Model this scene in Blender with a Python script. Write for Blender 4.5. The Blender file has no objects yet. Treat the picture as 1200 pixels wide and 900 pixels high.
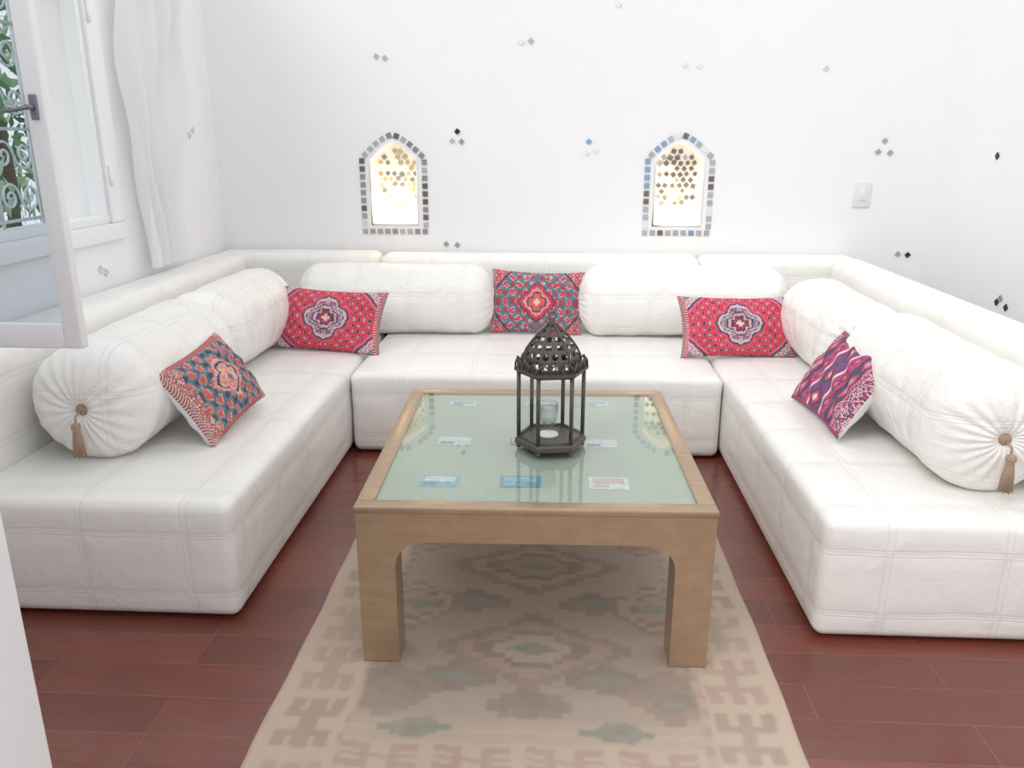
import bpy, bmesh, math, random
from mathutils import Vector, Matrix, Euler
random.seed(7)
PI=math.pi
scene=bpy.context.scene
try:
    scene.view_settings.view_transform='Standard'
    scene.view_settings.look='None'
except Exception: pass

# ------------------------------------------------------------------ materials
def lin(c):
    return tuple(((x/255)/12.92 if x/255<=0.04045 else ((x/255+0.055)/1.055)**2.4) for x in c)
class NT:
    def __init__(s,name):
        s.m=bpy.data.materials.new(name); s.m.use_nodes=True
        s.t=s.m.node_tree; s.t.nodes.clear()
        s.out=s.t.nodes.new('ShaderNodeOutputMaterial')
    def n(s,typ,**kw):
        nd=s.t.nodes.new(typ)
        for k,v in kw.items():
            if k.startswith('i_'):
                nd.inputs[k[2:].replace('_',' ')].default_value=v
            else: setattr(nd,k,v)
        return nd
    def l(s,a,b): s.t.links.new(a,b)
    def math(s,op,a,b=None,c=None):
        nd=s.n('ShaderNodeMath',operation=op)
        for i,v in enumerate((a,b,c)):
            if v is None: continue
            if isinstance(v,(int,float)): nd.inputs[i].default_value=v
            else: s.l(v,nd.inputs[i])
        return nd.outputs[0]
    def mix(s,f,a,b):
        nd=s.n('ShaderNodeMix',data_type='RGBA')
        if isinstance(f,(int,float)): nd.inputs[0].default_value=f
        else: s.l(f,nd.inputs[0])
        for i,v in ((6,a),(7,b)):
            if isinstance(v,tuple): nd.inputs[i].default_value=(v[0],v[1],v[2],1)
            else: s.l(v,nd.inputs[i])
        return nd.outputs[2]
    def bsdf(s,col=None,rough=.5,metal=0.,**kw):
        b=s.n('ShaderNodeBsdfPrincipled')
        b.inputs['Roughness'].default_value=rough; b.inputs['Metallic'].default_value=metal
        if isinstance(col,tuple): b.inputs['Base Color'].default_value=(col[0],col[1],col[2],1)
        elif col is not None: s.l(col,b.inputs['Base Color'])
        for k,v in kw.items(): b.inputs[k.replace('_',' ')].default_value=v
        s.l(b.outputs[0],s.out.inputs[0]); return b
    def bump(s,b,h,strength=.3,dist=.01):
        nd=s.n('ShaderNodeBump'); nd.inputs['Strength'].default_value=strength; nd.inputs['Distance'].default_value=dist
        s.l(h,nd.inputs['Height']); s.l(nd.outputs[0],b.inputs['Normal'])
    def coord(s): return s.n('ShaderNodeTexCoord').outputs['Object']
    def noise(s,co,scale,detail=3,rough=.5,dist=0):
        nd=s.n('ShaderNodeTexNoise'); nd.inputs['Scale'].default_value=scale; nd.inputs['Detail'].default_value=detail
        nd.inputs['Roughness'].default_value=rough; nd.inputs['Distortion'].default_value=dist
        s.l(co,nd.inputs['Vector']); return nd.outputs['Fac']
    def scalev(s,co,v):
        nd=s.n('ShaderNodeMapping'); nd.inputs['Scale'].default_value=v; s.l(co,nd.inputs[0]); return nd.outputs[0]

def simple(name,rgb,rough=.5,metal=0,noise_amt=.06,nscale=20,bump=.0,**kw):
    t=NT(name); c=lin(rgb); co=t.coord(); nz=t.noise(co,nscale)
    dark=tuple(x*(1-noise_amt*2) for x in c); lite=tuple(min(1,x*(1+noise_amt)) for x in c)
    b=t.bsdf(t.mix(nz,dark,lite),rough,metal,**kw)
    if bump: t.bump(b,nz,bump,.005)
    return t.m

def plaster(name,rgb):
    t=NT(name); co=t.coord(); n1=t.noise(co,2.2,4); n2=t.noise(co,45,3)
    c=lin(rgb); b=t.bsdf(t.mix(n1,tuple(x*.97 for x in c),c),.75)
    t.bump(b,t.math('ADD',t.math('MULTIPLY',n1,2.0),t.math('MULTIPLY',n2,.12)),.25,.01)
    return t.m

def leather(name,px,py,pz,off,wr=.25,ntop=.75,wrk=.5,seam=.34):
    t=NT(name); co=t.coord()
    sx=t.n('ShaderNodeSeparateXYZ'); t.l(co,sx.inputs[0])
    geo=t.n('ShaderNodeNewGeometry'); sn=t.n('ShaderNodeSeparateXYZ'); t.l(geo.outputs['Normal'],sn.inputs[0])
    wob=t.math('MULTIPLY',t.math('SUBTRACT',t.noise(co,4,2),.5),.025)
    mask=None; wide=None
    for i,(P,o) in enumerate(zip((px,py,pz),off)):
        if not P: continue
        f=t.math('FRACT',t.math('DIVIDE',t.math('ADD',t.math('ADD',sx.outputs[i],wob),o+20*P),P))
        d=t.math('MULTIPLY',t.math('ABSOLUTE',t.math('SUBTRACT',f,.5)),P)
        dd=t.math('ABSOLUTE',t.math('SUBTRACT',d,.010))
        ln=t.math('MAXIMUM',t.math('SUBTRACT',1.0,t.math('DIVIDE',dd,.0032)),0.0)
        wd=t.math('MAXIMUM',t.math('SUBTRACT',1.0,t.math('DIVIDE',d,.06)),0.0)
        nf=t.math('LESS_THAN',t.math('ABSOLUTE',sn.outputs[i]),ntop)
        ln=t.math('MULTIPLY',ln,nf); wd=t.math('MULTIPLY',wd,nf)
        mask=ln if mask is None else t.math('MAXIMUM',mask,ln)
        wide=wd if wide is None else t.math('MAXIMUM',wide,wd)
    n1=t.noise(co,3.5,3); n2=t.noise(co,160,2); n3=t.noise(co,9,4,.55,1.2)
    rd=t.math('ABSOLUTE',t.math('SUBTRACT',t.noise(co,5.5,3,.5,.8),.5))
    rd=t.math('MINIMUM',t.math('MULTIPLY',rd,9.0),1.0)
    base=t.mix(n1,lin((238,236,231)),lin((248,247,244)))
    col=t.mix(t.math('MULTIPLY',mask,seam),base,lin((192,186,178)))
    b=t.bsdf(col,.38)
    h=t.math('ADD',t.math('MULTIPLY',n1,1.4),t.math('MULTIPLY',n3,wrk*1.3))
    h=t.math('ADD',h,t.math('MULTIPLY',rd,wrk*.35))
    h=t.math('ADD',h,t.math('MULTIPLY',n2,.03))
    h=t.math('SUBTRACT',h,t.math('MULTIPLY',mask,.16))
    h=t.math('SUBTRACT',h,t.math('MULTIPLY',t.math('POWER',wide,1.6),.60))
    t.bump(b,h,wr,.02)
    return t.m

def painted(name,rough=.85,bumpscale=350,wash=.15,washcol=(215,200,190)):
    t=NT(name); a=t.n('ShaderNodeAttribute'); a.attribute_name='Col'
    co=t.coord(); n=t.noise(co,bumpscale,2); n2=t.noise(co,7,5,.65)
    f=t.math('ADD',t.math('MULTIPLY',n,.5),t.math('MULTIPLY',n2,.9))
    col=t.mix(t.math('MULTIPLY',f,wash),a.outputs['Color'],lin(washcol))
    b=t.bsdf(col,rough); t.bump(b,n,.3,.002)
    return t.m

def glassmat(name,tint,ior=1.45,rough=0.0,boost=1.0):
    t=NT(name); tr=t.n('ShaderNodeBsdfTransparent'); tr.inputs[0].default_value=(*tint,1)
    gl=t.n('ShaderNodeBsdfGlossy'); gl.inputs['Roughness'].default_value=rough
    g=t.n('ShaderNodeNewGeometry'); dt=t.n('ShaderNodeVectorMath',operation='DOT_PRODUCT')
    t.l(g.outputs['Normal'],dt.inputs[0]); t.l(g.outputs['Incoming'],dt.inputs[1])
    c=t.math('ABSOLUTE',dt.outputs['Value']); p5=t.math('POWER',t.math('SUBTRACT',1.0,c),5.0)
    f0=((ior-1)/(ior+1))**2*boost
    mx=t.n('ShaderNodeMixShader')
    t.l(t.math('MINIMUM',t.math('ADD',t.math('MULTIPLY',p5,(1-f0)*boost),f0),.95),mx.inputs[0])
    t.l(tr.outputs[0],mx.inputs[1]); t.l(gl.outputs[0],mx.inputs[2]); t.l(mx.outputs[0],t.out.inputs[0])
    return t.m

M={}
M['wall']=plaster('white_plaster',(243,243,244))
M['trim']=simple('white_paint_trim',(240,242,244),.35,noise_amt=.01)
M['sofa']=leather('white_quilted_leather',.345,.345,.21,(.12,.10,.005),.28,wrk=.40,seam=.22)
M['bolster']=leather('white_bolster_leather',.30,.30,.19,(.05,.13,.03),.42,.6,wrk=.75,seam=.18)
M['shadow_plinth']=simple('shadow_line_plinth',(60,45,42),.7)  # dark colour paints the thin shadow line along the sofa bottoms
M['tassel']=simple('tan_tassel_yarn',(180,152,128),.8,nscale=120,noise_amt=.2,bump=.4)
def goldwood():
    t=NT('antique_gold_wood'); co=t.coord()
    n=t.noise(t.scalev(co,(1.5,5,5)),8,5,.6); n2=t.noise(co,22,5,.7)
    c=t.mix(n,lin((146,122,96)),lin((186,161,134)))
    c=t.mix(t.math('MULTIPLY',n2,.45),c,lin((206,182,154)))
    b=t.bsdf(c,.32,.48); t.bump(b,n2,.14,.004); return t.m
M['gold']=goldwood()
def tray():
    t=NT('glitter_tray_lining'); co=t.coord()
    n=t.noise(co,5,3); c=t.mix(n,lin((168,178,164)),lin((192,198,184)))
    v=t.n('ShaderNodeTexVoronoi'); v.inputs['Scale'].default_value=40; t.l(co,v.inputs['Vector'])
    dot=t.math('LESS_THAN',v.outputs['Distance'],.11)
    c=t.mix(t.math('MULTIPLY',dot,.7),c,lin((246,236,205)))
    t.bsdf(c,.6); return t.m
M['tray']=tray()
M['tglass']=glassmat('table_glass',(.93,.97,.95),1.52,.012,1.6)
M['wglass']=glassmat('window_glass',(.62,.68,.73),1.5,0,1.2)
M['lglass']=glassmat('lantern_glass',(.95,.97,.97),1.45)
M['bronze']=simple('dark_bronze_metal',(98,92,86),.42,.5,.15,60,.2)
M['wax']=simple('white_wax',(245,243,238),.5,noise_amt=.01)
M['iron']=simple('white_wrought_iron',(215,222,226),.5,noise_amt=.05)
M['steel']=simple('grey_steel',(130,136,144),.35,.6)
M['plastic']=simple('ivory_plastic',(230,230,228),.35,noise_amt=.01)
M['pillow']=painted('kilim_print_fabric',wash=.14)
M['rug']=painted('faded_kilim_weave',.95,260,.72,(190,173,157))
M['linen']=simple('white_pillow_backing',(240,240,242),.8,noise_amt=.02)
def cardmat(n,rgb): return simple('postcard_'+n,rgb,.5,noise_amt=.25,nscale=60)
M['cardw']=cardmat('white',(226,230,230)); M['cardb']=cardmat('blue',(128,166,196)); M['cardp']=cardmat('pink',(222,196,188)); M['cardt']=cardmat('teal',(150,196,208)); M['cardr']=cardmat('red',(206,130,130))
M['mir1']=simple('mirror_tile_silver',(226,228,231),.15,.7,noise_amt=.05)
M['mir2']=simple('mirror_tile_grey_reflection',(182,184,189),.18,.65,noise_amt=.15)  # grey painted in for the dimmer surroundings a mirror tile would reflect
M['mir3']=simple('mirror_tile_dark_reflection',(56,60,68),.15,.6,noise_amt=.1)  # dark reflection painted into the colour of some mirror tiles
M['mir4']=simple('mirror_tile_blue',(136,166,192),.15,.7,noise_amt=.1)
M['mirg']=simple('mirror_tile_smoked',(122,116,108),.3,.35,noise_amt=.25)
M['mirc']=simple('mirror_tile_champagne',(206,196,172),.3,.4,noise_amt=.15)
def emit(name,rgb,s):
    t=NT(name); e=t.n('ShaderNodeEmission'); e.inputs[0].default_value=(*lin(rgb),1); e.inputs[1].default_value=s
    t.l(e.outputs[0],t.out.inputs[0]); return t.m
M['flame']=emit('candle_flame',(255,215,140),14)
M['glowax']=emit('lit_candle_wax',(255,236,205),1.8)
def floor_mat():
    t=NT('varnished_redbrown_planks'); co=t.coord()
    b=t.n('ShaderNodeTexBrick'); b.offset=.37; b.offset_frequency=3
    b.inputs['Scale'].default_value=1.0; b.inputs['Brick Width'].default_value=1.1; b.inputs['Row Height'].default_value=.148
    b.inputs['Mortar Size'].default_value=.0022; b.inputs['Mortar Smooth'].default_value=.5; b.inputs['Bias'].default_value=0
    b.inputs['Color1'].default_value=(*lin((98,42,32)),1); b.inputs['Color2'].default_value=(*lin((140,68,52)),1)
    b.inputs['Mortar'].default_value=(*lin((150,100,88)),1)
    t.l(co,b.inputs['Vector'])
    n=t.noise(t.scalev(co,(1.1,22,1)),4,7,.75); n3=t.noise(co,2.6,5,.6)
    gr=t.math('MULTIPLY',t.math('SUBTRACT',n,.25),1.5)
    c=t.mix(t.math('MAXIMUM',t.math('MINIMUM',gr,.85),0.0),b.outputs['Color'],lin((72,29,24)))
    c=t.mix(t.math('MULTIPLY',n3,.40),c,lin((152,84,68)))
    bs=t.bsdf(c,.3)
    n2=t.noise(co,11,5,.6); t.l(t.math('ADD',t.math('MULTIPLY',n2,.32),.02),bs.inputs['Roughness'])
    bs.inputs['Coat Weight'].default_value=.5; bs.inputs['Coat Roughness'].default_value=.10
    h=t.math('ADD',t.math('MULTIPLY',b.outputs['Fac'],-.6),t.math('MULTIPLY',n,.45)); t.bump(bs,h,.35,.006)
    return t.m
M['floor']=floor_mat()
def leafmat():
    t=NT('garden_leaf'); a=t.n('ShaderNodeAttribute'); a.attribute_name='Col'
    b=t.bsdf(a.outputs['Color'],.5)
    tl=t.n('ShaderNodeBsdfTranslucent'); t.l(a.outputs['Color'],tl.inputs[0])
    mx=t.n('ShaderNodeMixShader'); mx.inputs[0].default_value=.4
    t.l(b.outputs[0],mx.inputs[1]); t.l(tl.outputs[0],mx.inputs[2]); t.l(mx.outputs[0],t.out.inputs[0]); return t.m
M['leaf']=leafmat()
M['bark']=simple('tree_bark',(120,105,90),.9,noise_amt=.2,bump=.5)
M['ground']=simple('garden_soil',(150,155,130),.9,noise_amt=.2)
def sheer():
    t=NT('sheer_curtain_fabric'); b=t.bsdf(lin((248,248,250)),.8)
    tl=t.n('ShaderNodeBsdfTranslucent'); tl.inputs[0].default_value=(.92,.92,.94,1)
    mx=t.n('ShaderNodeMixShader'); mx.inputs[0].default_value=.35
    t.l(b.outputs[0],mx.inputs[1]); t.l(tl.outputs[0],mx.inputs[2])
    tp=t.n('ShaderNodeBsdfTransparent'); m2=t.n('ShaderNodeMixShader'); m2.inputs[0].default_value=.08
    t.l(mx.outputs[0],m2.inputs[1]); t.l(tp.outputs[0],m2.inputs[2]); t.l(m2.outputs[0],t.out.inputs[0]); return t.m
M['sheer']=sheer()

# ------------------------------------------------------------------ builder
class B:
    def __init__(s): s.v=[]; s.f=[]; s.mi=[]; s.sm=[]; s.mats=[]; s.col={}
    def mat(s,k):
        if k not in s.mats: s.mats.append(k)
        return s.mats.index(k)
    def raw(s,vs,fs,mat,smooth=False,T=None,cols=None):
        o=len(s.v); i=s.mat(mat)
        for j,p in enumerate(vs):
            p=Vector(p); 
            if T is not None: p=T@p
            s.v.append(tuple(p))
            if cols is not None: s.col[o+j]=cols[j]
        for f in fs: s.f.append([a+o for a in f]); s.mi.append(i); s.sm.append(smooth)
    def box(s,a,b,mat,bev=0,seg=3,smooth=None,T=None):
        bm=bmesh.new(); bmesh.ops.create_cube(bm,size=1)
        for v in bm.verts: v.co=Vector([ (a[k]+b[k])/2+v.co[k]*(b[k]-a[k]) for k in range(3)])
        if bev: bmesh.ops.bevel(bm,geom=list(bm.edges),offset=bev,segments=seg,profile=.5,affect='EDGES')
        bm.verts.index_update()
        s.raw([v.co.copy() for v in bm.verts],[[v.index for v in f.verts] for f in bm.faces],mat,bool(bev) if smooth is None else smooth,T); bm.free()
    def cushion(s,a,b,mat,r=.04,puff=.012,seed=0,step=.05):
        """soft upholstered block: dense box, rounded edges, gentle puff and slight sag"""
        rnd=random.Random(seed); ph=[rnd.uniform(0,6.28) for _ in range(6)]
        a=Vector(a); b=Vector(b); n=[max(6,int((b[k]-a[k])/step)) for k in range(3)]
        def axis(k):
            L=b[k]-a[k]; fr=[0,.15,.4,.7,1.0]
            lo=[a[k]+r*f for f in fr]; hi=[b[k]-r*f for f in reversed(fr)]
            mid=[a[k]+r+(L-2*r)*i/n[k] for i in range(1,n[k])]
            return lo+mid+hi
        ax=[axis(k) for k in range(3)]
        idx={}; vs=[]; fs=[]
        def vert(i,j,k):
            key=(i,j,k)
            if key in idx: return idx[key]
            p=Vector((ax[0][i],ax[1][j],ax[2][k]))
            q=Vector([min(max(p[m],a[m]+r),b[m]-r) for m in range(3)])
            d=p-q; nrm=None
            if d.length>1e-9:
                nrm=d.normalized(); p=q+nrm*r
            w=.5+.5*math.sin(p.x*5.1+ph[0]+p.y*2.2)*math.sin(p.y*4.3+ph[1]+p.z*5)
            dist=sorted([min(p[m]-a[m],b[m]-p[m]) for m in range(3)])
            e=min(1,max(0,dist[1])/.14)
            if nrm is not None: p=p+nrm*puff*(math.sin(e*PI/2))*(.6+.4*w)
            idx[key]=len(vs); vs.append(p); return idx[key]
        N=[len(x)-1 for x in ax]
        for (u,v,w_) in ((0,1,2),(1,2,0),(2,0,1)):
            for side in (0,N[w_]):
                for i in range(N[u]):
                    for j in range(N[v]):
                        q=[]
                        for (di,dj) in ((0,0),(1,0),(1,1),(0,1)):
                            c=[0,0,0]; c[u]=i+di; c[v]=j+dj; c[w_]=side; q.append(vert(*c))
                        fs.append(q if side else q[::-1])
        s.raw(vs,fs,mat,True)
    def lathe(s,prof,mat,n=24,T=None,smooth=True,rot=0,cap=True):
        vs=[];fs=[]
        for r,z in prof:
            for i in range(n):
                a=2*PI*i/n+rot; vs.append((r*math.cos(a),r*math.sin(a),z))
        for j in range(len(prof)-1):
            for i in range(n): fs.append([j*n+i,j*n+(i+1)%n,(j+1)*n+(i+1)%n,(j+1)*n+i])
        if cap:
            fs.append(list(range(n))[::-1]); fs.append([(len(prof)-1)*n+i for i in range(n)])
        s.raw(vs,fs,mat,smooth,T)
    def tube(s,pts,r,mat,n=6,closed=False,T=None):
        pts=[Vector(p) for p in pts]; vs=[];fs=[]; m=len(pts)
        up0=None
        for i,p in enumerate(pts):
            if closed: d=pts[(i+1)%m]-pts[i-1]
            else: d=pts[min(i+1,m-1)]-pts[max(i-1,0)]
            d.normalize()
            if up0 is None:
                up0=Vector((0,0,1)) if abs(d.z)<.9 else Vector((1,0,0))
            a=d.cross(up0)
            if a.length<1e-4: a=d.cross(Vector((.3,1,.2)))
            a.normalize(); b=a.cross(d).normalized(); up0=b
            for k in range(n):
                t=2*PI*k/n; vs.append(p+a*math.cos(t)*r+b*math.sin(t)*r)
        for i in range(m if closed else m-1):
            for k in range(n): fs.append([i*n+k,i*n+(k+1)%n,((i+1)%m)*n+(k+1)%n,((i+1)%m)*n+k])
        if not closed: fs.append(list(range(n))); fs.append([(m-1)*n+k for k in range(n)][::-1])
        s.raw(vs,fs,mat,True,T)
    def prism(s,poly,y0,y1,mat,T=None,smooth=False):
        n=len(poly); vs=[(x,y0,z) for x,z in poly]+[(x,y1,z) for x,z in poly]
        fs=[list(range(n)),[n+i for i in range(n)][::-1]]+[[i,n+i,n+(i+1)%n,(i+1)%n] for i in range(n)]
        s.raw(vs,fs,mat,smooth,T)
    def build(s,name,wn=False,recalc=True):
        me=bpy.data.meshes.new(name); 
        xs=[min(v[k] for v in s.v) for k in range(3)]; xe=[max(v[k] for v in s.v) for k in range(3)]
        c=Vector(((xs[0]+xe[0])/2,(xs[1]+xe[1])/2,xs[2]))
        me.from_pydata([tuple(Vector(v)-c) for v in s.v],[],s.f)
        for k in s.mats: me.materials.append(M[k])
        me.polygons.foreach_set('material_index',s.mi); me.polygons.foreach_set('use_smooth',s.sm)
        if s.col:
            at=me.color_attributes.new('Col','FLOAT_COLOR','POINT')
            buf=[]
            for i in range(len(s.v)):
                q=s.col.get(i,(1,1,1)); buf+= [q[0],q[1],q[2],1]
            at.data.foreach_set('color',buf)
        if recalc:
            bm=bmesh.new(); bm.from_mesh(me); bmesh.ops.recalc_face_normals(bm,faces=bm.faces); bm.to_mesh(me); bm.free()
        me.update()
        o=bpy.data.objects.new(name,me); o.location=c; scene.collection.objects.link(o)
        return o

# ------------------------------------------------------------------ room shell
XL,XR,YB,H=-2.10,2.25,5.06,2.95
b=B(); b.box((XL-.32,-1.6,-.12),(XR+.25,YB+.25,0),'floor'); fl=b.build('floor')

def arch(cx,w,z0,zs,Hh,n=10):
    pts=[(cx-w,z0),(cx+w,z0),(cx+w,zs)]
    R=[]
    for i in range(1,n):
        t=i/n; R.append((w*(1-t)**.9, zs+Hh*(.72*math.sin(t*PI/2)+.28*t**1.6)))
    pts+=[(cx+x,z) for x,z in R]; pts.append((cx,zs+Hh)); pts+=[(cx-x,z) for x,z in reversed(R)]; pts.append((cx-w,zs))
    return pts
NICHES=[-1.0,.745]
NY=YB+.14
b=B(); b.box((XL-.32,YB,0),(XR+.25,YB+.25,H),'wall'); wb=b.build('wall_back')
for cx in NICHES:
    c=B(); c.prism(arch(cx,.142,1.0,1.385,.105),YB-.1,NY,'wall'); co=c.build('cut')
    md=wb.modifiers.new('b','BOOLEAN'); md.operation='DIFFERENCE'; md.solver='EXACT'; md.object=co
    bpy.context.view_layer.update()
    dg=bpy.context.evaluated_depsgraph_get(); me=bpy.data.meshes.new_from_object(wb.evaluated_get(dg))
    wb.modifiers.clear(); wb.data=me; bpy.data.objects.remove(co)
WY0,WY1,WZ0,WZ1=1.93,3.72,1.13,2.45
b=B()
b.box((XL-.32,.75,0),(XL,YB,WZ0),'wall'); b.box((XL-.32,.75,WZ1),(XL,YB,H),'wall')
b.box((XL-.32,.75,WZ0),(XL,WY0,WZ1),'wall'); b.box((XL-.32,WY1,WZ0),(XL,YB,WZ1),'wall'); b.build('wall_left')
b=B(); b.box((XR,-1.6,0),(XR+.25,YB,H),'wall'); b.build('wall_right')
b=B(); b.box((XL,.72,0),(-.710,.87,H),'wall'); b.build('wall_front')
b=B(); b.box((-.710,.70,0),(-.695,.89,2.1),'trim',.003); b.build('trim_1')

# window: frame + sill
b=B(); fw=.115
b.box((XL,WY0-fw,WZ0-.08),(XL+.03,WY1+fw,WZ0),'trim',.006)
b.box((XL,WY0-fw,WZ1),(XL+.03,WY1+fw,WZ1+fw),'trim',.006)
b.box((XL,WY0-fw,WZ0),(XL+.03,WY0,WZ1),'trim',.006)
b.box((XL,WY1,WZ0),(XL+.03,WY1+fw,WZ1),'trim',.006)
b.box((XL-.06,WY1-.035,WZ0),(XL+.012,WY1,WZ1),'trim',.004)
b.box((XL-.06,WY0,WZ0),(XL+.012,WY0+.035,WZ1),'trim',.004)
b.box((XL-.06,WY0,WZ0),(XL+.015,WY1,WZ0+.035),'trim',.004)
for z in (1.3,2.0): b.tube([(XL+.035,WY1+.02,z),(XL+.035,WY1+.02,z+.09)],.009,'trim',8)
b.build('window_1')
SY=1.86
b=B()
x0,x1,z0,z1=XL+.035,-1.150,1.012,2.40
st=.044; th=.014
b.box((x0,SY-th,z0),(x0+st,SY+th,z1),'trim',.004)
b.box((x1-st,SY-th,z0),(x1,SY+th,z1),'trim',.004)
b.box((x0+st,SY-th,z0),(x1-st,SY+th,z0+.062),'trim',.004)
b.box((x0+st,SY-th,z1-st),(x1-st,SY+th,z1),'trim',.004)
b.raw([(x0+st,SY,z0+.055),(x1-st,SY,z0+.055),(x1-st,SY,z1-st),(x0+st,SY,z1-st)],[[0,1,2,3]],'wglass')
b.box((x1-.032,SY-.020,1.545),(x1-.014,SY-.013,1.60),'steel',.003)
b.tube([(x1-.023,SY-.040,1.572),(x1-.05,SY-.044,1.566),(x1-.12,SY-.044,1.560)],.005,'steel',8)
b.tube([(x1-.023,SY-.014,1.572),(x1-.023,SY-.044,1.572)],.006,'steel',8)
b.build('window_2')
# grille
b=B(); gx=XL-.29
for y in [WY0+.02+i*(WY1-WY0-.04)/6 for i in range(7)]:
    b.tube([(gx,y,WZ0),(gx,y,WZ1)],.008,'iron',6)
for z in (WZ0+.03,WZ0+.42,WZ0+.86,WZ1-.04): b.tube([(gx,WY0,z),(gx,WY1,z)],.008,'iron',6)
def spiral(cy,cz,r,s1,s2,turn=1.6):
    pts=[]
    for i in range(34):
        t=i/33; a=t*turn*2*PI; rr=r*(1-t*.85)
        pts.append((gx,cy+s1*(rr*math.cos(a)),cz+s2*(rr*math.sin(a))))
    return pts
dy=(WY1-WY0-.04)/6
for i in range(6):
    cy=WY0+.02+(i+.5)*dy
    for cz in [WZ0+.13,WZ0+.31,WZ0+.54,WZ0+.74,WZ0+.97,WZ0+1.17]:
        b.tube(spiral(cy-.068,cz,.066,1,1),.006,'iron',5); b.tube(spiral(cy+.068,cz,.066,-1,-1),.006,'iron',5)
b.build('wrought_iron_window_grille')

# garden
b=B(); b.box((-9,-1,-.3),(XL-.34,11,-.2),'ground'); b.build('garden_ground')
b=B()
greens=[(96,146,100),(124,172,122),(150,192,144),(184,214,176),(84,126,90),(214,230,204)]
for i in range(12500):
    x=random.uniform(-5.6,-3.3); y=random.uniform(2.6,9.0); z=random.uniform(-.1,4.2)
    n=math.sin(x*3.1+y*2.3)+math.sin(z*3.3+y*1.7)
    if n>1.1: continue
    s=random.uniform(.05,.11)
    E=Euler((random.uniform(0,6.28),random.uniform(0,6.28),random.uniform(0,6.28))).to_matrix()
    pts=[E@Vector(q)*s+Vector((x,y,z)) for q in [(-1,0,0),(-.2,.42,.1),(1,0,0),(-.2,-.42,.1)]]
    c=lin(random.choice(greens)); b.raw(pts,[[0,1,2],[0,2,3]],'leaf',cols=[c]*4)
for x,y in ((-4.2,4.6),(-4.6,6.6),(-4.4,8.2)):
    b.tube([(x,y,-.25),(x+.1,y,1.2),(x-.05,y+.1,2.5),(x+.1,y+.2,3.8)],.05,'bark',8)
b.build('garden_tree',recalc=False)

# curtain
b=B(); vs=[];fs=[];nu,nv=110,40
for j in range(nv+1):
    t=j/nv; z=.885+(2.6-.885)*t
    ya=3.95+.04*t-.06*math.sin(t*PI); yb=4.36+.36*t**1.2
    for i in range(nu+1):
        u=i/nu; y=ya+(yb-ya)*u+.012*math.sin(t*9+u*4)
        x=XL+.07+.032*math.sin(u*PI*2*4.3+1.8*math.sin(t*2.4)+t*1.5)+.012*math.sin(u*31+t*7)+.016*math.sin(u*9-t*14)*math.sin(t*PI)
        vs.append((x,y,z))
for j in range(nv):
    for i in range(nu):
        a=j*(nu+1)+i; fs.append([a,a+1,a+nu+2,a+nu+1])
b.raw(vs,fs,'sheer',True); b.build('sheer_curtain',recalc=False)
b=B(); b.tube([(XL+.055,1.4,2.62),(XL+.055,4.85,2.62)],.012,'trim',10)
for y in (1.5,4.8): b.tube([(XL,y,2.62),(XL+.055,y,2.62)],.01,'trim',8)
b.build('curtain_rod')

# ------------------------------------------------------------------ mirror tiles
def tileBack(bl,x,z,s,mat,ang=PI/4,y=YB):
    T=Matrix.Translation((x,y-.003,z))@Matrix.Rotation(ang,4,'Y')
    bl.box((-s/2,-.003,-s/2),(s/2,.003,s/2),mat,T=T)
def tileSide(bl,x,y,z,s,mat):
    T=Matrix.Translation((x,y,z))@Matrix.Rotation(PI/4,4,'X')
    bl.box((-.003,-s/2,-s/2),(.003,s/2,s/2),mat,T=T)
b=B(); s=.027
for x,z,m in [(-1.074,1.979,'mir1'),(-1.023,1.969,'mir1'),(-.214,2.053,'mir1'),(-.159,2.058,'mir2'),(.742,1.924,'mir1'),(.826,1.919,'mir1'),
    (-.6,1.554,'mir3'),(-.632,1.5,'mir1'),(-.575,1.495,'mir2'),(.194,1.495,'mir4'),(.18,1.431,'mir1'),(.236,1.446,'mir1'),
    (1.936,1.5,'mir2'),(1.905,1.437,'mir2'),(1.975,1.432,'mir2'),(1.55,1.902,'mir1'),(.343,2.249,'mir1'),(-.683,.878,'mir2'),(-.613,.873,'mir2'),
    (2.10,.835,'mir2'),(2.16,.83,'mir3')]:
    tileBack(b,x,z,s,m,PI/4+random.uniform(-.12,.12))
b.build('mirror_mosaic_tiles')
b=B()
for y,z,m in [(4.38,1.426,'mir3'),(4.15,.715,'mir3'),(4.06,.705,'mir3'),(4.12,.74,'mir2')]: tileSide(b,XR-.004,y,z,.026,m)
b.build('mirror_mosaic_tiles')
b=B()
for y,z,m in [(4.75,1.56,'mir1'),(4.70,1.53,'mir1'),(3.64,.91,'mir1'),(3.60,.93,'mir1')]: tileSide(b,XL+.004,y,z,.028,m)
b.build('mirror_mosaic_tiles')

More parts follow.
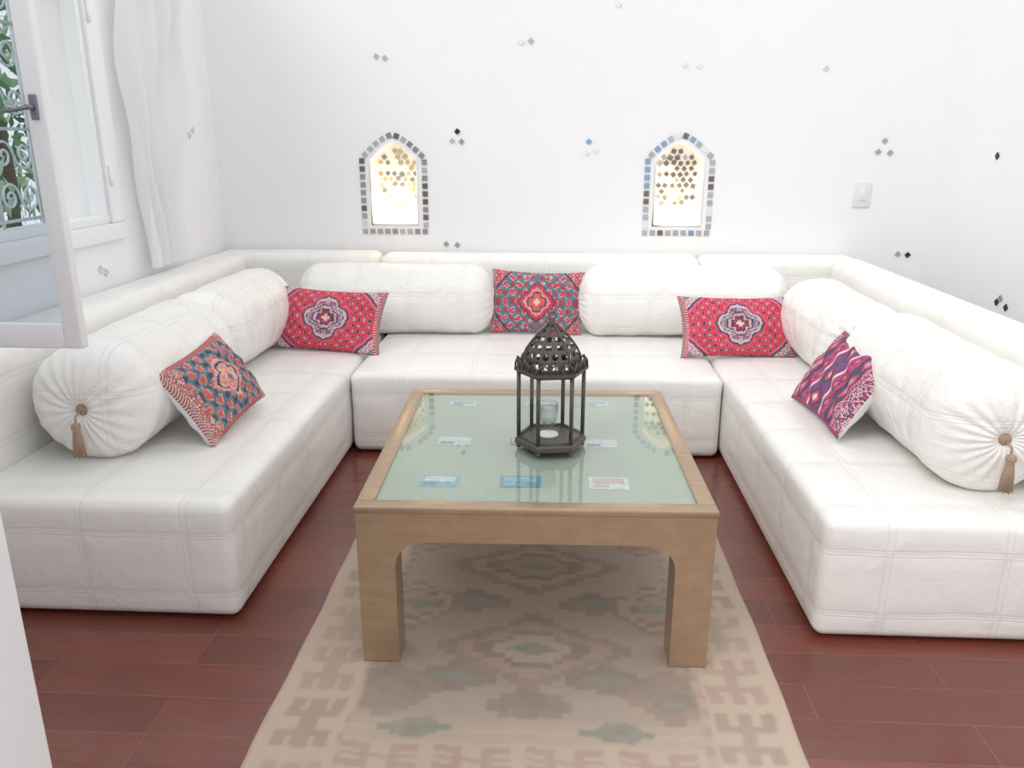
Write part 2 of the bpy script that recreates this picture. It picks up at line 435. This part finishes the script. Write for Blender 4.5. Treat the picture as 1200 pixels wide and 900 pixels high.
def resample(poly,step):
    pts=[Vector((x,z)) for x,z in poly]; out=[]
    segs=[(pts[i],pts[(i+1)%len(pts)]) for i in range(len(pts))]
    L=sum((q-p).length for p,q in segs); n=round(L/step); st=L/n; k=0; acc=0
    for i in range(n):
        target=i*st
        while acc+(segs[k][1]-segs[k][0]).length<target: acc+=(segs[k][1]-segs[k][0]).length; k+=1
        p,q=segs[k]; dirv=(q-p).normalized(); pt=p+dirv*(target-acc); out.append((pt.x,pt.y,math.atan2(dirv.y,dirv.x)))
    return out
for ni,cx in enumerate(NICHES):
    b=B()
    for x,z,a in resample(arch(cx,.193,.955,1.40,.135,16),.0475):
        m=random.choice(['mir2','mir2','mir1','mir2','mir1','mirg'] if ni==0 else ['mir2','mir4','mir2','mir1','mir2','mirg'])
        if x<cx-.18 and ni==1 and 1.2<z<1.42: m='mir4'
        tileBack(b,x,z,.032,m,-a)
    for r in range(10):
        for c in range(8):
            x=-.126+c*.043+(.0215 if r%2 else 0); z=1.13+r*.034
            lim=.130 if z<1.385 else .130*(1-(z-1.385)/.10)
            if abs(x)>lim-.012 or random.random()<(.25 if ni==0 else .08): continue
            mm=random.choice(['mirc','mirc','mir2']) if ni==0 else random.choice(['mirg','mirg','mir2','mirg'])
            tileBack(b,cx+x+random.uniform(-.004,.004),z+random.uniform(-.004,.004),random.uniform(.023,.029),mm,PI/4+random.uniform(-.5,.5),y=NY)
    ring=arch(cx,.146,.998,1.388,.108,14)
    b.tube([(x,YB-.002,z) for x,z in ring],.006,'wall',6,closed=True)
    b.build('mosaic_wall_niche')
    b=B(); T=Matrix.Translation((cx,YB+.07,1.0))
    b.lathe([(.030,0),(.040,.004),(.044,.080),(.041,.080),(.036,.008),(.002,.006)],'lglass',20,T,cap=False)
    b.lathe([(.030,.008),(.038,.050),(.001,.048)],'glowax',20,T)
    b.lathe([(.001,.050),(.006,.058),(.005,.070),(.0005,.084)],'flame',10,T)
    b.build('glass_candle_holder')
    l=bpy.data.lights.new('niche_candlelight','POINT'); l.energy=1.7; l.color=(1,.76,.40); l.shadow_soft_size=.035
    o=bpy.data.objects.new('niche_candlelight',l); o.location=(cx,YB+.04,1.17); scene.collection.objects.link(o)

b=B(); b.box((1.790,YB-.010,1.115),(1.890,YB,1.265),'plastic',.004); b.box((1.820,YB-.016,1.155),(1.860,YB-.009,1.225),'plastic',.003)
b.build('light_switch')

# ------------------------------------------------------------------ sofas
SZ,BZ=.42,.85
def sofa_base(bl,a,c,seed):
    bl.box((a[0]+.05,a[1]+.04,0),(c[0]-.05,c[1]-.05,.03),'shadow_plinth')  # inset base, coloured dark to draw the shadow line at the floor
    bl.cushion((a[0],a[1],.012),(c[0],c[1],SZ-.006),'sofa',.034,.010,seed)
b=B()
sofa_base(b,(-2.08,2.228),(-1.008,5.04),1)
b.cushion((-2.085,2.24,SZ-.03),(-1.868,4.80,BZ-.006),'sofa',.05,.008,2)
b.cushion((-2.085,4.805,SZ-.03),(-1.075,5.04,BZ-.006),'sofa',.05,.006,3)
b.build('sectional_sofa')
b=B()
sofa_base(b,(-.990,3.708),(.812,5.04),4); b.cushion((-1.065,4.84,SZ-.03),(.865,5.04,BZ-.016),'sofa',.05,.006,5)
b.build('sectional_sofa')
b=B()
sofa_base(b,(.828,2.222),(1.78,5.04),6)
b.cushion((1.608,2.24,SZ-.03),(1.80,4.80,BZ-.006),'sofa',.06,.008,7)
b.cushion((.875,4.805,SZ-.03),(1.80,5.04,BZ-.016),'sofa',.05,.006,8)
b.build('sectional_sofa')

def bolster(name,start,end,R=.213,tassel=False,seed=0):
    s=Vector(start); e=Vector(end); ax=(e-s); L=ax.length; ax.normalize()
    up=Vector((0,0,1)); side=up.cross(ax).normalized()
    rnd=random.Random(seed); ph=[rnd.uniform(0,6.28) for _ in range(8)]
    prof=[]
    D=.130
    nE=18
    for i in range(nE+1):
        t=i/nE
        r=R*math.sin(t*PI/2)**.9 if t>0 else 0.001
        q=r/R
        axp=D*(1-(max(0,1-q**2.3))**.55)
        axp+=.035*math.exp(-(q/.13)**2)
        prof.append((axp,max(r,.001),1-abs(q-.55)/.6))
    nb=60
    body=[(D+(L-2*D)*i/nb,R,0) for i in range(1,nb)]
    full=prof+body+[(L-a,r,p) for a,r,p in reversed(prof)]
    n=120; vs=[];fs=[]
    seams=[L*.30,L*.62,L*.86]
    for a,r,p in full:
        for k in range(n):
            an=2*PI*k/n
            rr=r*(1+.012*math.sin(3*an+ph[0]+a*4)+.010*math.sin(5*an+ph[1]-a*9)+.007*math.sin(a*31+ph[2]+2*an)+.004*math.sin(a*17+7*an+ph[5]))
            for sa in seams:
                g=math.exp(-((a-sa)/.022)**2); g2=math.exp(-((a-sa)/.07)**2)
                rr-=r*.013*g; rr+=r*.004*g2*math.sin(22*an+ph[6]+sa*30+2*math.sin(3*an))
            ge=math.exp(-(min(a,L-a)-D*.6)**2/.006)
            rr+=r*.006*ge*math.sin(20*an+ph[7]+1.5*math.sin(2*an))
            aa=a
            if p>0:
                w=p*.0045*math.sin(20*an+ph[7]+2*math.sin(2*an+ph[4])); aa=a+(w if a<L/2 else -w)
            z=math.sin(an)*rr
            if z<-R*.94: z=-R*.94+(z+R*.94)*.2
            vs.append(s+ax*aa+side*math.cos(an)*rr+up*z)
    m=len(full)
    for j in range(m-1):
        for k in range(n): fs.append([j*n+k,j*n+(k+1)%n,(j+1)*n+(k+1)%n,(j+1)*n+k])
    bl=B(); bl.raw(vs,fs,'bolster',True)
    if tassel:
        c=s+ax*.022
        T=Matrix.Translation(c)@Matrix.Rotation(PI/2,4,'X')
        bl.lathe([(.001,.012),(.016,.008),(.020,0),(.016,-.01),(.001,-.012)],'tassel',16,T)
        hx=s-ax*.022
        bl.tube([c-ax*.008,hx+Vector((0,0,-.012)),hx+Vector((0,-.004,-.035))],.004,'tassel',6)
        T2=Matrix.Translation(hx+Vector((0,-.006,-.04)))
        bl.lathe([(.003,.012),(.014,.004),(.016,-.008),(.011,-.018),(.013,-.022),(.011,-.026)],'tassel',14,T2)
        for k in range(22):
            an=2*PI*k/22
            for rr in (1,.55):
                bl.tube([Vector((math.cos(an)*.010*rr,math.sin(an)*.010*rr,-.024)),Vector((math.cos(an)*.016*rr,math.sin(an)*.014*rr,-.06)),Vector((math.cos(an+.1)*.020*rr,math.sin(an+.1)*.016*rr,-.108-.006*math.sin(k*2.3)))],.0026,'tassel',4,T=T2)
    return bl.build(name)
zc=SZ+.204
bolster('bolster_cushion',(-1.600,2.485,zc),(-1.635,3.49,zc+.002),.216,tassel=True,seed=1)
bolster('bolster_cushion',(-1.640,3.46,zc),(-1.63,4.42,zc),.212,seed=2)
bolster('bolster_cushion',(-1.50,4.625,zc-.014),(-.345,4.625,zc-.014),.205,seed=3)
bolster('bolster_cushion',(.135,4.625,zc-.014),(1.34,4.625,zc-.014),.205,seed=4)
bolster('bolster_cushion',(1.385,3.44,zc-.012),(1.385,4.36,zc-.012),.207,seed=5)
bolster('bolster_cushion',(1.387,2.36,zc),(1.385,3.38,zc),.213,tassel=True,seed=6)

# ------------------------------------------------------------------ kilim pillows
def hs(i,j,k=0):
    return random.Random(i*7349+j*9151+k*131+17).random()
RED=(214,14,62);CRIM=(172,8,48);NAVY=(40,38,78);CREAM=(232,208,204);PINK=(232,88,128);TEAL=(52,104,124);ORG=(214,108,80);BLK=(48,22,46);LT=(160,160,182)
def motif(ax,ay,style):
    q=.024; i=int(ax/q); j=int(ay/q)
    cx=(i+.5)*q; cy=(j+.5)*q
    an=math.atan2(cy,cx)
    if style=='red':
        m=cx/.84+cy/.92+.06*math.cos(8*an)
        h=hs(i,j,1)
        if cx>1.47: return [NAVY,CREAM,RED,BLK][(j+(i%2)*2)%4]
        if cx>1.40: return CRIM if j%3 else CREAM
        if m<.14: return CREAM
        if m<.24: return CRIM
        if m<.34: return NAVY
        if m<.44: return [LT,CREAM,PINK][(i+2*j)%3]
        if m<.50: return NAVY
        if m<.72: return [NAVY,LT,PINK,CREAM,BLK,LT][(i*2+j*3+int(h*2))%6]
        if m<.80: return CREAM if (i+j)%2 else LT
        if m<.88: return NAVY
        if m<1.0: return RED if (i+j)%4 else PINK
        cm=(1.40-cx)/.66+(1-cy)/.70
        if cm<.30: return NAVY if (i+j)%2 else LT
        if cm<.70: return [CREAM,NAVY,LT,PINK,CREAM][(i*3+j+int(h*2))%5]
        if cm<.84: return NAVY
        if cm<.94: return PINK
        k=math.sin(cx*21)*math.sin(cy*19+1)
        if k>.66: return NAVY
        if k>.46: return PINK
        if k<-.74: return LT
        return RED if h>.12 else CRIM
    if style=='teal':
        m=cx/.62+cy/.62+.06*math.cos(8*an); h=hs(i,j,2)
        if cx>1.44: return [CRIM,NAVY,CREAM][(j//1+i)%3]
        if m<.2: return CREAM
        if m<.5: return [RED,ORG][(i+j)%2]
        if m<.62: return NAVY
        if m<.8: return [CREAM,RED,PINK][(i+j)%3]
        if m<1.0: return RED if (i*2+j)%3 else CRIM
        if m<1.1: return NAVY
        cm=(1.44-cx)/.7+(1-cy)/.75
        if cm<.75: return [CRIM,RED,RED,CREAM,NAVY][(i*3+j*2+int(h*2))%5]
        if cm<.87: return NAVY
        k=math.sin(cx*13)*math.sin(cy*13+1)+.3*math.sin(cx*29+cy*23)
        if k>.45: return RED
        if k>.3: return CREAM
        if k<-.55: return CRIM
        return TEAL if h>.25 else (74,136,152)
    if style=='orange':
        m=cx/.70+cy/.66+.07*math.cos(8*an); h=hs(i,j,3)
        if cx>1.44: return [ORG,NAVY,CREAM][(j+i)%3]
        if cx>1.18: return [(200,84,76),(222,128,100),ORG,TEAL,CREAM,NAVY][(i*2+j*2+int(h*2.5))%6]
        if m<.2: return TEAL
        if m<.62: return (226,142,120) if h>.25 else CREAM
        if m<.74: return NAVY
        if m<.9: return [CREAM,(206,80,78)][(i+j)%2]
        if cy>.86: return [ORG,(206,80,78),NAVY][(i+j)%3]
        k=math.sin(cx*15)*math.sin(cy*14+.6)+.35*math.sin(cx*31+2)*math.sin(cy*27)
        if k>.38: return (206,84,80)
        if k>.24: return (232,190,168)
        if k<-.55: return NAVY
        return (58,104,124) if h>.25 else (98,140,150)
    if style=='stripe':
        band=cx
        h=hs(i,j,4)
        PUR=(104,44,112); MAG=(208,28,102)
        if cy>.90: return MAG if i%2 else NAVY
        if band<.34:
            d=abs(cx)/.30+abs((cy*1.6+.5)%1-.5)*1.8
            return CREAM if d<.3 else (MAG if d<.6 else (NAVY if d<.9 else PUR))
        if band<.40: return CREAM
        if band<.72:
            d=abs(cx-.56)/.14+abs((cy*2.4+.2)%1-.5)*1.7
            return PINK if d<.4 else (NAVY if d<.72 else (MAG if h>.3 else PUR))
        if band<.78: return NAVY
        if band<1.12:
            d=abs(cx-.96)/.16+abs((cy*2+.3)%1-.5)*1.6
            return LT if d<.4 else (MAG if d<.75 else NAVY)
        if band<1.18: return PINK
        return [MAG,PUR,CREAM,NAVY][(i+2*j+int(h*1.6))%4]
def pillow(name,center,ex,ey,W,Hh,T,style,seed=0):
    ex=Vector(ex).normalized(); ey=Vector(ey); ey=(ey-ex*ey.dot(ex)).normalized(); ez=ex.cross(ey)
    nu,nv=250,164; rnd=random.Random(seed); p1,p2,p3=[rnd.uniform(0,6.28) for _ in range(3)]
    bl=B(); C=Vector(center)
    for side in (1,-1):
        vs=[];cols=[];fs=[]
        a,bn=(nu,nv) if side==1 else (40,26)
        for j in range(bn+1):
            y=-1+2*j/bn
            for i in range(a+1):
                x=-1+2*i/a
                th=(max(0,(1-x*x))*max(0,(1-y*y)))**.42
                wr=.008*math.sin(x*7+p1+y*3)*math.sin(y*6+p2)*th+.006*math.sin((x+y)*13+p3)*th
                X=x*W/2*(1-.07*(1-y*y)*(abs(x)**2)); Y=y*Hh/2*(1-.09*(1-x*x)*(abs(y)**2))
                Z=side*(T/2*th)+wr+.01*math.sin(x*2.2+p2)
                vs.append(C+ex*X+ey*Y+ez*Z)
                if side==1: cols.append(lin(motif(abs(x)*1.55+.0001,abs(y)+.0001,style)))
        for j in range(bn):
            for i in range(a):
                q=j*(a+1)+i; f=[q,q+1,q+a+2,q+a+1]; fs.append(f if side==1 else f[::-1])
        bl.raw(vs,fs,'pillow' if side==1 else 'linen',True,cols=cols if side==1 else None)
    return bl.build(name,recalc=False)
def d2(a): return math.radians(a)
def standing(center,tilt,yaw,roll,W,Hh,T,style,seed):
    R=Matrix.Rotation(d2(yaw),3,'Z')@Matrix.Rotation(d2(tilt),3,'X')@Matrix.Rotation(d2(roll),3,'Z')
    pillow('kilim_throw_pillow',center,R@Vector((1,0,0)),R@Vector((0,1,0)),W,Hh,T,style,seed)
standing((-1.205,4.17,.576),62,-5,-3,.62,.355,.15,'red',1)
standing((-.10,4.60,.600),76,0,-2,.54,.375,.13,'teal',2)
standing((.950,4.15,.570),62,5,0,.61,.335,.15,'red',3)
al=d2(56)
pillow('kilim_throw_pillow',(-1.325,2.94,.580),(.0,1,.05),(-math.cos(al),-.10,math.sin(al)),.53,.34,.14,'orange',4)
pillow('kilim_throw_pillow',(1.150,3.12,.582),(.02,-1,.03),(math.cos(al),.10,math.sin(al)),.56,.36,.14,'stripe',5)

# ------------------------------------------------------------------ rug
RX0,RX1,RY0,RY1=-.765,.66,1.15,3.36
TAN=(204,184,164);FIELD=(170,154,142);ROSE=(176,146,132);BRN=(142,122,110);GRN=(116,134,124);SAND=(190,172,154);DK=(124,112,106)
COMB=["11011011","11011011","11111111","00011000","00011000","11111111","11011011","11011011"]
def stepd(dx,dy,w,h,q1=.03,q2=.024): return math.floor(abs(dx)/q1)*q1/w+math.floor(abs(dy)/q2)*q2/h
MED=[(0,2.12,.30,.17,'a'),(0,2.62,.30,.17,'b'),(0,3.08,.30,.16,'a'),(-.40,2.36,.15,.14,'b'),(.40,2.36,.15,.14,'b'),(-.40,2.86,.15,.14,'a'),(.40,2.86,.15,.14,'a'),(-.40,1.92,.13,.10,'c'),(.40,1.92,.13,.10,'c'),(0,1.86,.12,.05,'c')]
def rugc(x,y):
    q=.0125; i=math.floor(x/q); j=math.floor(y/q); x=(i+.5)*q; y=(j+.5)*q
    cx=-.052; dx=x-cx; ax=abs(dx)
    if ax<.47 and y>1.80:
        col=FIELD
        if int(y/.1)%3==0: col=(176,160,148)
        for mx,my,w,h,k in MED:
            m=stepd(dx-mx,y-my,w,h)
            if m<1.0:
                core=abs(dx-mx)/.085+abs(y-my)/.035
                if core<1: return GRN if k!='c' else DK
                if m<.40: return {'a':SAND,'b':ROSE,'c':GRN}[k]
                if m<.55: return DK
                if m<.78: return {'a':ROSE,'b':(182,164,148),'c':BRN}[k]
                return BRN
        for gx_,gy_ in ((-.22,1.98),(.22,1.98),(-.20,2.38),(.20,2.38),(-.20,2.86),(.20,2.86)):
            if abs(dx-gx_)/.075+abs(y-gy_)/.03<1: return GRN
            if stepd(dx-gx_,y-gy_,.12,.06)<1: return DK
        if ax>.447: col=BRN if (j//2)%2 else FIELD
        return col
    if y<=1.80 and ax<.47:
        if y>1.70:
            for c0 in (-.30,.245):
                m=stepd(dx-c0,y-1.765,.085,.035,.02,.0125)
                if m<1: return GRN if m>.2 else DK
            return SAND if (j%4) else TAN
        if y>1.61 or y<1.50:
            ly=int((y-(1.61 if y>1.61 else 1.39))/.09*8)%8; lx=int(((dx+.47)%.235)/.20*8)
            if lx<8 and COMB[lx][ly]=='1': return ROSE
        return TAN
    e=ax-.47
    cell=.235; ly=((y-1.2)%cell)/.19*8; lx=(e-.035)/.16*8
    if 0<=lx<8 and 0<=ly<8:
        if COMB[int(ly)][int(lx)]=='1': 
            return (ROSE,(178,156,136),(160,142,128))[int((y-1.2)/cell)%3]
    if e<.018: return ROSE if (j//3)%2 else SAND
    return TAN if ax<.70 else (198,176,154)
b=B(); step=.0062; nu=int((RX1-RX0)/step); nv=int((RY1-RY0)/step); vs=[];cols=[];fs=[]
for j in range(nv+1):
    y=RY0+(RY1-RY0)*j/nv
    for i in range(nu+1):
        x=RX0+(RX1-RX0)*i/nu
        wob=.0025*math.sin(y*6+1)+.0015*math.sin(y*17)
        z=.007+.0012*math.sin(x*9+y*4)
        if i in(0,nu) or j in (0,nv): z=.0005
        vs.append((x+wob,y,z)); cols.append(lin(rugc(x+.004*math.sin(y*23),y+.004*math.sin(x*27))))
# soften the woven edges: average each colour with its neighbours
sm=list(cols)
for j in range(1,nv):
    for i in range(1,nu):
        a=j*(nu+1)+i; nb_=(cols[a],cols[a],cols[a-1],cols[a+1],cols[a-nu-1],cols[a+nu+1])
        sm[a]=tuple(sum(c[k] for c in nb_)/6 for k in range(3))
cols=sm
for j in range(nv):
    for i in range(nu):
        a=j*(nu+1)+i; fs.append([a,a+1,a+nu+2,a+nu+1])
b.raw(vs,fs,'rug',True,cols=cols); b.build('kilim_rug',recalc=False)

# ------------------------------------------------------------------ coffee table
TC=Vector((-.056,2.605,0)); TR=Matrix.Translation(TC)@Matrix.Rotation(d2(1.2),4,'Z')
TW,TD,TH=1.018,1.120,.515
def sidepoly(W,H,leg,ap,r):
    pts=[(-W/2,.009),(-W/2+leg,.009),(-W/2+leg,H-ap-r)]
    for i in range(1,9):
        a=PI-(PI/2)*i/8; pts.append((-W/2+leg+r+r*math.cos(a),H-ap-r+r*math.sin(a)))
    for i in range(0,9):
        a=PI/2-(PI/2)*i/8; pts.append((W/2-leg-r+r*math.cos(a),H-ap-r+r*math.sin(a)))
    pts+=[(W/2-leg,.009),(W/2,.009),(W/2,H),(-W/2,H)]
    return pts
b=B()
pf=sidepoly(TW,.50,.108,.095,.080)
b.prism(pf,-TD/2,-TD/2+.108,'gold',TR); b.prism(pf,TD/2-.108,TD/2,'gold',TR)
R90=Matrix.Rotation(PI/2,4,'Z')
ps=[p for p in sidepoly(TD-.21,.50,.003,.095,.085)]
ps=[(x,max(z,.30)) for x,z in ps]
b.prism(ps,-TW/2,-TW/2+.108,'gold',TR@R90@Matrix.Rotation(PI,4,'Z')); b.prism(ps,-TW/2,-TW/2+.108,'gold',TR@R90)
fwid=.048; o=.003
def tframe(a,c): b.box(a,c,'gold',.003,2,T=TR)
tframe((-TW/2-o,-TD/2-o,.495),(TW/2+o,-TD/2+fwid,TH)); tframe((-TW/2-o,TD/2-fwid,.495),(TW/2+o,TD/2+o,TH))
tframe((-TW/2-o,-TD/2+fwid,.495),(-TW/2+fwid,TD/2-fwid,TH)); tframe((TW/2-fwid,-TD/2+fwid,.495),(TW/2+o,TD/2-fwid,TH))
ix,iy=TW/2-fwid+.001,TD/2-fwid+.001
b.box((-ix,-iy,.488),(ix,iy,.504),'tray',T=TR)
b.raw([(-ix,-iy,.5125),(ix,-iy,.5125),(ix,iy,.5125),(-ix,iy,.5125)],[[0,1,2,3]],'tglass',T=TR)
for (x,y,w,h,m1,m2,a) in [(-.352,2.998,.10,.055,'cardw','cardt',2),(.17,3.025,.10,.055,'cardw','cardt',-2),(-.06,3.01,.09,.05,'cardw','cardw',0),
    (-.336,2.587,.115,.075,'cardw','cardw',-3),(-.10,2.598,.09,.075,'cardr','cardw',2),(.165,2.589,.115,.075,'cardw','cardw',3),
    (-.342,2.246,.115,.085,'cardt','cardw',-2),(-.094,2.253,.125,.085,'cardb','cardt',2),(.174,2.255,.12,.09,'cardw','cardp',0)]:
    T=Matrix.Translation((x,y,.5045))@Matrix.Rotation(d2(a),4,'Z')
    b.box((-w/2,-h/2,0),(w/2,h/2,.0012),m1,T=T)
    b.box((-w*.40,-h*.05,.0012),(w*.40,h*.38,.0018),m2,T=T); b.box((-w*.40,-h*.38,.0012),(w*.0,-h*.12,.0018),'cardb' if m1!='cardb' and m2!='cardp' else m2,T=T)
b.build('coffee_table')

# ------------------------------------------------------------------ lantern
LC=Vector((-.005,2.535,TH+.0005)); LT_=Matrix.Translation(LC)@Matrix.Rotation(d2(8),4,'Z')
b=B()
R=.116
def hexpt(r,k,z): a=2*PI*k/6; return Vector((r*math.cos(a),r*math.sin(a),z))
b.lathe([(R*1.0,.012),(R*1.04,.016),(R*1.04,.030),(R*.96,.038),(R*.90,.038)],'bronze',6,LT_,False)
for k in range(6):
    b.lathe([(.008,0),(.010,.006),(.007,.014)],'bronze',8,LT_@Matrix.Translation(hexpt(R*.92,k,0)))
z0,z1=.036,.268
for k in range(6):
    p=hexpt(R*.93,k,0)
    b.tube([(p.x,p.y,z0),(p.x,p.y,z1)],.0068,'bronze',8,T=LT_)
    q=hexpt(R*.93,k+1,0)
    for z in (z0+.004,z1-.004): b.tube([(p.x,p.y,z),(q.x,q.y,z)],.006,'bronze',6,T=LT_)
    b.raw([(p.x,p.y,z0),(q.x,q.y,z0),(q.x,q.y,z1),(p.x,p.y,z1)],[[0,1,2,3]],'lglass',T=LT_)
def hexring(r0,z0_,r1,z1_): 
    vs=[hexpt(r0,k,z0_) for k in range(6)]+[hexpt(r1,k,z1_) for k in range(6)]
    b.raw(vs,[[k,(k+1)%6,6+(k+1)%6,6+k] for k in range(6)],'bronze',T=LT_)
hexring(R*.88,z1,R*1.06,z1); hexring(R*1.06,z1,R*1.06,z1+.010); hexring(R*1.06,z1+.010,R*.84,z1+.012)
def perf(p00,p10,p11,p01,nx,ny,hole=.33,kind='round'):
    def P(u,v): return (p00*(1-u)+p10*u)*(1-v)+(p01*(1-u)+p11*u)*v
    for j in range(ny):
        for i in range(nx):
            cu,cv=(i+.5)/nx,(j+.5)/ny; N=8; fs=[]
            outer=[];inner=[]
            for k in range(N):
                a=2*PI*k/N+PI/4
                c,s_=math.cos(a),math.sin(a); mxx=max(abs(c),abs(s_))
                outer.append(P(cu+.5/nx*c/mxx,cv+.5/ny*s_/mxx))
                if kind=='round': inner.append(P(cu+hole/nx*c,cv+hole/ny*s_))
                else:
                    rr=hole*(1.15 if k%2==0 else .62); inner.append(P(cu+rr/nx*c,cv+rr/ny*s_))
            vs=outer+inner
            for k in range(N): fs.append([k,(k+1)%N,N+(k+1)%N,N+k])
            b.raw(vs,fs,'bronze',T=LT_)
prof=[(.86,z1+.010),(.82,z1+.045),(.71,z1+.073),(.55,z1+.099),(.37,z1+.122),(.20,z1+.140),(.12,z1+.152)]
for k in range(6):
    for s_ in range(len(prof)-1):
        (ra,za),(rb,zb)=prof[s_],prof[s_+1]
        nx=[3,3,2,2,1,1][s_]
        perf(hexpt(R*ra,k,za),hexpt(R*ra,k+1,za),hexpt(R*rb,k+1,zb),hexpt(R*rb,k,zb),nx,1,[.32,.35,.34,.36,.32,.22][s_],'round' if s_%2 else 'star')
    b.tube([hexpt(R*r,k,z) for r,z in prof],.0042,'bronze',6,T=LT_)
    for e in range(3):
        A=hexpt(R*1.03,k,z1+.008); Cc=hexpt(R*1.03,k+1,z1+.008); u0,u1=e/3+.02,(e+1)/3-.02; um=(u0+u1)/2
        base0=A.lerp(Cc,u0); base1=A.lerp(Cc,u1); tip=A.lerp(Cc,um)+Vector((0,0,.034)); 
        m0=A.lerp(Cc,u0)+Vector((0,0,.018)); m1=A.lerp(Cc,u1)+Vector((0,0,.018))
        b.tube([base0,m0,tip,m1,base1],.0034,'bronze',5,T=LT_)
        c0=A.lerp(Cc,um); b.tube([c0,c0+Vector((0,0,.03))],.0025,'bronze',5,T=LT_)
b.lathe([(.014,z1+.150),(.016,z1+.154),(.008,z1+.160),(.010,z1+.166),(.003,z1+.172)],'bronze',12,LT_)
b.tube([(.012*math.cos(a),0,z1+.178+.012*math.sin(a)) for a in [2*PI*i/16 for i in range(16)]],.0028,'bronze',6,closed=True,T=LT_)
CG=LT_@Matrix.Translation((-.008,0,.038))
b.lathe([(.030,0),(.030,.004),(.008,.010),(.007,.030),(.022,.040),(.030,.060),(.034,.115),(.0325,.115),(.028,.062),(.018,.045),(.001,.043)],'lglass',22,CG,cap=False)
b.lathe([(.018,.046),(.027,.062),(.031,.098),(.004,.094)],'wax',22,CG)
b.lathe([(.034,0),(.034,.006),(.02,.010),(.001,.012)],'wax',22,CG)
b.build('moroccan_lantern')

# ------------------------------------------------------------------ light
w=bpy.data.worlds.new('World'); scene.world=w; w.use_nodes=True
bg=w.node_tree.nodes['Background']; bg.inputs[0].default_value=(.975,.98,1.0,1); bg.inputs[1].default_value=1.22
s=bpy.data.lights.new('window_sun','SUN'); s.energy=1.0; s.angle=d2(30); s.color=(1,.985,.96)
o=bpy.data.objects.new('window_sun',s); o.rotation_euler=Euler((d2(30),d2(-35),0)); scene.collection.objects.link(o)

cam=bpy.data.cameras.new('camera'); cam.sensor_width=36; cam.lens=940/1200*36; cam.clip_start=.02
co=bpy.data.objects.new('camera',cam); co.location=(0,0,1.5)
co.rotation_euler=Euler((PI/2-math.atan(285/940),0,math.atan(50/940)),'XYZ'); scene.collection.objects.link(co); scene.camera=co
